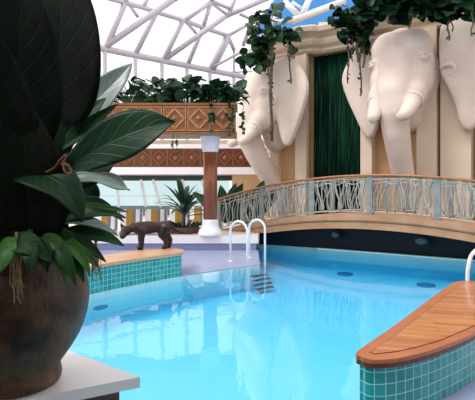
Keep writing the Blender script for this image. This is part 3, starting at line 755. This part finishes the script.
# plants on the brown planter
G = 'plants growing in the brown balcony planter'
zpl = zb1+.02
def plx(px): return (px-CX)/F*12.8
bush('planter_shrub', 'green shrub on the brown planter behind the sheen-painted leaf, leftmost of the row', (plx(96),12.8,zpl), 44, .32, (.55,.3), .75, LEAFSH, 'plant', G)
bush('planter_shrub', 'low green shrub with spread leaves on the brown planter, right of the sheen-painted leaf', (plx(130),12.8,zpl), 46, .32, (.55,.3), .66, LEAFSH, 'plant', G)
bush('planter_shrub', 'dark shrub in the middle of the brown planter', (plx(158),12.8,zpl), 50, .32, (.5,.3), .66, LEAFBG, 'plant', G)
bush('planter_shrub', 'broad leaved shrub on the brown planter left of the column', (plx(187),12.75,zpl), 40, .40, (.42,.3), .78, LEAFSH, 'plant', G)
bush('planter_shrub', 'dense trailing shrub on the brown planter above the column', (plx(210),12.7,zpl), 60, .32, (.45,.3), .58, LEAFBG, 'plant', G, trail=((.1,-.5,.7),(.05,-.52,.5)))
bush('planter_shrub', 'dense trailing shrub hanging off the right end of the brown planter', (plx(231),12.7,zpl), 56, .32, (.36,.32), .50, LEAFBG, 'plant', G, trail=((.06,-.52,.7),(-.05,-.52,.8),(.33,-.1,.7)))
bush('hanging_vine', 'small green vine hanging under the brown planter left of the column', (plx(176),12.25,3.08), 0, .22, (.2,.2), .2, LEAFMID, 'vine', None, trail=((.0,.06,.40),(.09,.06,.5)))

# vines over the cornice
random.seed(33)
def vine(label, px, py, d, n, size, spread, h, trails, cloud, m=LEAFBG):
    base = P(px,py,d); t = thing('hanging_vine', label, 'vine', base, 0, 'vines growing over the cornice')
    b = MB(); st = MB()
    for (cx_, cz_, rx, rz, k_) in cloud:
        for i in range(k_):
            a = random.uniform(0,2*PI); r_ = math.sqrt(random.random()); p = V((cx_+rx*r_*math.cos(a), random.uniform(-.55,.1), cz_+rz*r_*math.sin(a)))
            dd = (V((random.uniform(-.8,.8), -.5, random.uniform(-.9,.3)))).normalized(); s = size*random.uniform(.6,1.2)
            b.leaf(p, p+dd*s*.5+V((0,-.04,.05)), p+dd*s, s*.42, V((0,-.8,.6))+rv(.6), 'heart', .15, .06, 6, 2, i)
            if i%2 == 0: st.tube([V((cx_*.6,0,cz_*.5)), (p+V((cx_,0,cz_)))*.5+V((0,-.1,.06)), p], .012, 5)
    for (dx, dz, ln, r_) in trails:
        st.tube([V((dx,-.35,dz)), V((dx+.02,-.5,dz-.1))]+[V((dx+.03*math.sin(q+dx*9), -.52, dz-.1-ln*q/8)) for q in range(1,9)], r_, 6)
        for q in range(int(ln*6)):
            p = V((dx,-.52,dz-.05-ln*random.random())); dd = (rv(1)+V((0,-.3,-.6))).normalized(); s = size*.35*random.uniform(.5,1)
            b.leaf(p, p+dd*s*.5, p+dd*s, s*.3, V((0,-1,.3))+rv(.5), 'lance', .1, .05, 5, 1, q)
    b.build('foliage', m, t); st.build('stem', BARK, t)
    return t
px1 = 18.2/F
vine('leafy vine with a thick dark trailing stem over the left elephant forehead', 268,40,17.0, 0,.50,0,0,
     [(.08,-.2,3.4,.06),(.0,-.1,1.6,.03)], [(-.1,.0,.5,.5,26),(-.55,-.5,.45,.65,30),(-.2,-.6,.35,.5,14),(.15,1.0,.2,.22,7),(-.45,.55,.35,.2,8),(.35,.45,.3,.2,6)])
vine('vine sprig with pale dangling strands over the left elephant ear', 287,35,17.2, 0,.42,0,0, [(.06,-.3,1.5,.03),(.0,-.2,.9,.02)], [(.1,-.05,.4,.3,16),(.1,-.45,.22,.4,10)])
vine('dark vine bunch with dangling strands over the green curtain', 352,30,15.7, 0,.45,0,0, [(-.25,-.3,1.5,.025),(-.12,-.3,.8,.02),(.15,-.3,1.9,.03),(.05,-.2,.9,.05),(.25,-.2,1.1,.04)], [(.0,.1,.6,.5,70),(.2,-.35,.3,.45,20),(-.3,.5,.4,.35,14)], LEAFDK)
vine('dark vine with feathery leaves over the right elephant forehead', 392,8,14.2, 0,.50,0,0, [(.35,-.2,.5,.02)], [(-.2,.05,.9,.45,110),(.3,.3,.6,.4,40),(-.75,.25,.5,.4,40)], LEAFDK)
vine('dark vine thicket above the gap right of the near elephant forehead', 437,8,13.6, 0,.48,0,0, [(.1,-.3,.7,.025),(.2,-.3,.45,.02)], [(.0,.1,.85,.46,150)], LEAFDK)
vine('pale tipped vine at the top right corner', 470,6,12.9, 0,.42,0,0, [(-.2,-.2,.7,.02),(-.1,-.2,.5,.02)], [(.0,.1,.65,.38,80)], LEAFBG)

# dracaena in a brown tub on the terrace
random.seed(9)
p = P(184,233,13.6)
t = thing('potted_dracaena', 'strap leaved plant in a low brown tub on the white terrace', 'plant', (p.x,p.y,ZT))
MB().lathe([(.40,0),(.43,.04),(.45,.14),(.46,.17),(.43,.18),(.42,.13)], 28).build('tub', DARKW, t)
MB().lathe([(.41,.12),(.2,.15)], 24).build('soil', SOIL, t)
MB().tube([(0,0,.15),(.0,0,.5),(.02,0,.75)], .045, 8).build('stem', BARK, t)
b = MB()
for i in range(30):
    a = 2*PI*i/30*2.4; el = .15+1.15*((i*7)%30)/30; l_ = random.uniform(.85,1.2); d = V((math.cos(a)*math.cos(el), math.sin(a)*math.cos(el), math.sin(el)))
    o_ = V((0,0,.45+.35*i/30)); b.leaf(o_, o_+d*l_*.6+V((0,0,.1)), o_+d*l_+V((0,0,-.28*math.cos(el))), .085, V((0,0,1))-d*.3+rv(.1), 'lance', .25, .02, 8, 2, i)
b.build('foliage', LEAFPL, t)
b = MB()
for i in range(70):
    a = random.uniform(0,2*PI); r_ = .42*math.sqrt(random.random()); o_ = V((math.cos(a)*r_,math.sin(a)*r_,.18)); d = V((math.cos(a)*.12,math.sin(a)*.12,random.uniform(.10,.26)))
    b.leaf(o_, o_+d*.6, o_+d+V((math.cos(a)*.06,math.sin(a)*.06,-.04)), .018, V((0,-1,.3)), 'lance', .2, 0, 4, 1, i)
b.build('ground_cover', LEAFMID, t)
# dark plants by the bridge foot
def strap(label, px, py, d, n, l_, m=LEAFBG):
    p = P(px,py,d); t = thing('dark_shrub', label, 'plant', (p.x,p.y,ZT), 0, 'dark plants behind the bridge'); b = MB()
    for i in range(n):
        a = random.uniform(0,2*PI); el = random.uniform(.7,1.45); q = V((math.cos(a)*math.cos(el), math.sin(a)*math.cos(el), math.sin(el))); k_ = l_*random.uniform(.6,1.05)
        b.leaf((0,0,.02), q*k_*.6+V((0,0,.1)), q*k_+V((0,0,-.1)), .13*l_, V((0,-1,.4))+rv(.4), 'lance', .2, .03, 7, 2, i)
    b.build('foliage', m, t)
random.seed(4)
strap('dark leafy plant on the terrace right of the column', 226,0,17.5, 16, 1.75)
strap('dark upright leaf plant between the bridge rail and the left elephant trunk', 248,0,17.0, 6, 2.0, LEAFDK)
strap('dark plant behind the bridge rail near the terrace', 236,0,17.2, 12, 1.35)

# ------------------------------------------------------------------ white plinth and the great pot in front
zp = .55
q0, q1 = Pz(67,350,zp), Pz(140,377,zp)
d1 = V((q1.x-q0.x, q1.y-q0.y)).normalized(); d0 = V((-d1.y, d1.x))*-1
c1 = V((q1.x,q1.y)); c0 = c1-d1*2.4; c2 = c1+V((-.93,-.5)).normalized()*2.2
c3 = c0+(c2-c1)
t = thing('plinth', 'white stone slab on a dark base carrying the great pot', 'plinth', (c1.x,c1.y,0))
o2 = c1.copy()
pl = ccw([c0-o2, V((0,0)), c2-o2, c3-o2])
MB().prism(pl, zp-.065, zp).build('slab', WHITE, t, bevel=.008)
MB().prism(inset(pl,.07), -.52, zp-.066).build('base', DARKST, t)

pc_ = Pz(14,384,zp); pcx, pcy = pc_.x, pc_.y+.02
t = thing('potted_philodendron', 'large dark leaved plant in a round brown clay pot, left foreground', 'plant', (pcx,pcy,zp))
PT = t.location.copy()
k_ = pcy/F
MB().lathe([(.225,0),(.252,.005),(.262,.05),(.252,.085),(.246,.105),(.28,.15),(.345,.24),(.392,.34),(.415,.44),(.420,.52),(.405,.62),(.375,.69),(.35,.72),(.352,.745),(.385,.765),(.392,.785),(.375,.80),(.345,.79),(.33,.74)], 56).build('pot', POTM, t, sub=1)
MB().lathe([(.34,.73),(.1,.75)], 32).build('soil', SOIL, t)
def W(px, py, d): return P(px,py,d)-PT
crown = V((0,.0,.80))
def big(a, c, b, w_, nrm, m, shape='heart', fold=.18, wave=.04, nl=20, nw=6, label=None, petiole=True, seed=0, curl=0.0):
    A_, C_, B_ = W(*a), W(*c), W(*b)
    o = MB().leaf(A_, C_, B_, w_, nrm, shape, fold, wave, nl, nw, seed, curl).build('leaf', m, t, solid=.004)
    if label: o['label'] = label
    if petiole:
        mid = (crown+A_)*.5+V((0,0,.10)); MB().tube(crom([crown-V((0,0,.08)), crown*.6+mid*.4, mid, A_, A_*.93+C_*.07],5), [.016]*20+[.008], 8).build('stalk', STEM, t)
CAM = -PT+EYEP
# the two huge upright blades
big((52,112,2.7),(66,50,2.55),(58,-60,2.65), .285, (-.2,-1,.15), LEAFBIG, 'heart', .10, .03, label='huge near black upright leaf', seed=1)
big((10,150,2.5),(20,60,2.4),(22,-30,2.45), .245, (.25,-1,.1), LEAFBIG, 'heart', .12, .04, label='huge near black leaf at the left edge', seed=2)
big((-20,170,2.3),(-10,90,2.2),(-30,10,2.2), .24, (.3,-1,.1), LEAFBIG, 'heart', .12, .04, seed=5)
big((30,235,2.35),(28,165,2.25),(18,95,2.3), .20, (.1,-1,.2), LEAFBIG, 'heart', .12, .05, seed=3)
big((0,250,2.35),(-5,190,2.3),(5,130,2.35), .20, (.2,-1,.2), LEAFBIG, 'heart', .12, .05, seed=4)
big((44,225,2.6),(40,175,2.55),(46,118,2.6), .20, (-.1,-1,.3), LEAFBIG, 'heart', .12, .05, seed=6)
# pointed leaf with sky sheen in its colour, dark middle leaf, long right leaf
big((66,122,3.0),(98,104,2.95),(132,63,3.05), .15, (-.05,-.9,.42), LEAFGR, 'heart', .22, .05, label='pointed green leaf with sky sheen in its colour', seed=7)
big((66,135,2.85),(86,114,2.8),(106,98,2.85), .075, (.0,-.8,.5), LEAFMID, 'heart', .2, .04, label='fresh green leaf', seed=8)
big((52,182,2.6),(112,130,2.5),(175,122,2.5), .14, (.0,-.95,.35), LEAFLONG, 'ovate', .10, .05, label='long dark green leaf pointing right', seed=9)
# drooping lower leaves
big((22,172,2.35),(66,170,2.25),(82,222,2.2), .11, (.2,-.7,.6), LEAFDK, 'heart', .2, .06, seed=10)
big((66,178,2.5),(98,176,2.45),(130,190,2.5), .06, (.0,-.55,.85), LEAFGR, 'ovate', .3, .16, label='curled leaf with sky sheen in its colour', seed=11)
big((62,205,2.6),(95,195,2.55),(124,222,2.6), .055, (.1,-.5,.8), LEAFDK, 'lance', .2, .05, seed=12)
big((55,225,2.5),(92,205,2.45),(126,218,2.5), .04, (.0,-.6,.8), LEAFMID, 'lance', .2, .04, seed=13)
big((50,240,2.45),(90,225,2.4),(124,246,2.45), .055, (.1,-.6,.7), LEAFMID, 'lance', .2, .04, seed=14)
big((52,238,2.4),(78,235,2.35),(106,262,2.35), .045, (.3,-.6,.6), LEAFDK, 'lance', .2, .04, seed=15)
big((50,230,2.4),(70,238,2.3),(84,282,2.28), .05, (.2,-.8,.4), LEAFMID, 'lance', .2, .04, seed=16)
big((40,240,2.35),(60,235,2.25),(66,284,2.22), .045, (.1,-.9,.3), LEAFLT, 'lance', .2, .04, label='bright green drooping leaf', seed=17)
big((40,240,2.4),(82,245,2.3),(98,268,2.3), .035, (.2,-.7,.5), LEAFLT, 'lance', .2, .04, seed=18)
big((10,245,2.3),(24,235,2.2),(50,262,2.2), .06, (.1,-.8,.5), LEAFMID, 'lance', .2, .05, seed=19)
big((0,250,2.3),(10,240,2.2),(-8,280,2.15), .07, (.1,-.9,.4), LEAFLT, 'lance', .2, .05, seed=20)
big((30,250,2.3),(44,240,2.2),(48,272,2.2), .05, (.1,-.9,.4), LEAFDK, 'lance', .2, .05, seed=21)
big((90,200,3.0),(80,180,2.9),(52,188,2.8), .09, (.0,-.8,.4), LEAFDK, 'heart', .2, .05, seed=22)
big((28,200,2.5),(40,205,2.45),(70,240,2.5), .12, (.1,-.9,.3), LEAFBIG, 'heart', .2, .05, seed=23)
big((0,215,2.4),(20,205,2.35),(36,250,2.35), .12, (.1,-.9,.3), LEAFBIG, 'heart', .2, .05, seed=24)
big((56,225,2.5),(88,214,2.42),(118,236,2.4), .038, (.0,-.5,.85), LEAFGR, 'lance', .25, .05, label='narrow leaf with sky sheen in its colour', seed=31)
big((60,210,2.55),(94,204,2.5),(128,212,2.52), .03, (.0,-.6,.8), LEAFLT, 'lance', .2, .04, seed=32)
big((52,236,2.38),(80,244,2.28),(90,276,2.26), .035, (.3,-.7,.4), LEAFLT, 'lance', .2, .05, seed=33)
big((46,240,2.36),(64,246,2.2),(76,286,2.2), .04, (.1,-.9,.3), LEAFMID, 'lance', .2, .05, seed=34)
big((24,246,2.3),(34,242,2.18),(30,278,2.15), .045, (.0,-.9,.3), LEAFDK, 'lance', .2, .05, seed=35)
big((60,150,2.7),(84,128,2.66),(118,104,2.72), .05, (.1,-.8,.5), LEAFMID, 'lance', .25, .05, seed=36)
big((46,190,2.66),(80,176,2.62),(118,158,2.66), .10, (.0,-.9,.4), LEAFDK, 'ovate', .12, .04, seed=38)
big((60,170,2.7),(66,130,2.68),(84,98,2.72), .07, (-.1,-.9,.3), LEAFDK, 'ovate', .15, .04, seed=39)
# thin orange stem with a loop, dry moss hanging over the rim
cv = crom([W(44,173,2.3),W(54,168,2.25),W(60,160,2.22),W(66,155,2.22),W(63,165,2.22),W(66,173,2.22),W(71,172,2.24),W(68,165,2.24),W(61,164,2.25)],6)
MB().tube(cv, .0045, 6).build('tendril', TWIG, t)
random.seed(17)
def moss(px, py0, py1, d, n, wd):
    b = MB()
    for i in range(n):
        x = px+random.gauss(0,wd); e = py0+(py1-py0)*random.uniform(.55,1)
        b.tube([W(px+random.gauss(0,wd*.4), py0, d+random.uniform(-.02,.03)), W(x-1,(py0+e)/2-3,d-.02), W(x+random.uniform(-3,3),e-4,d-.03), W(x+random.uniform(-4,4),e,d-.02)], .0022, 4)
    b.build('dry_moss', STRAW, t)
moss(17,232,304,2.28,26,2.4); moss(96,240,284,2.55,18,2.2); moss(88,232,262,2.55,12,2.5)

# ------------------------------------------------------------------ unseen ceiling and wall added to darken the foreground plants
struct(MB().box((-9,-6,4.6),(9,1.1,4.8)).build('ceiling', WPAINT), 'unseen white ceiling added above the camera to shade the plants', 'ceiling')
struct(MB().box((-9,-6.3,-1),(9,-6,4.8)).build('wall_shading', CREAM), 'unseen cream wall added behind the camera to shade the plants', 'wall')
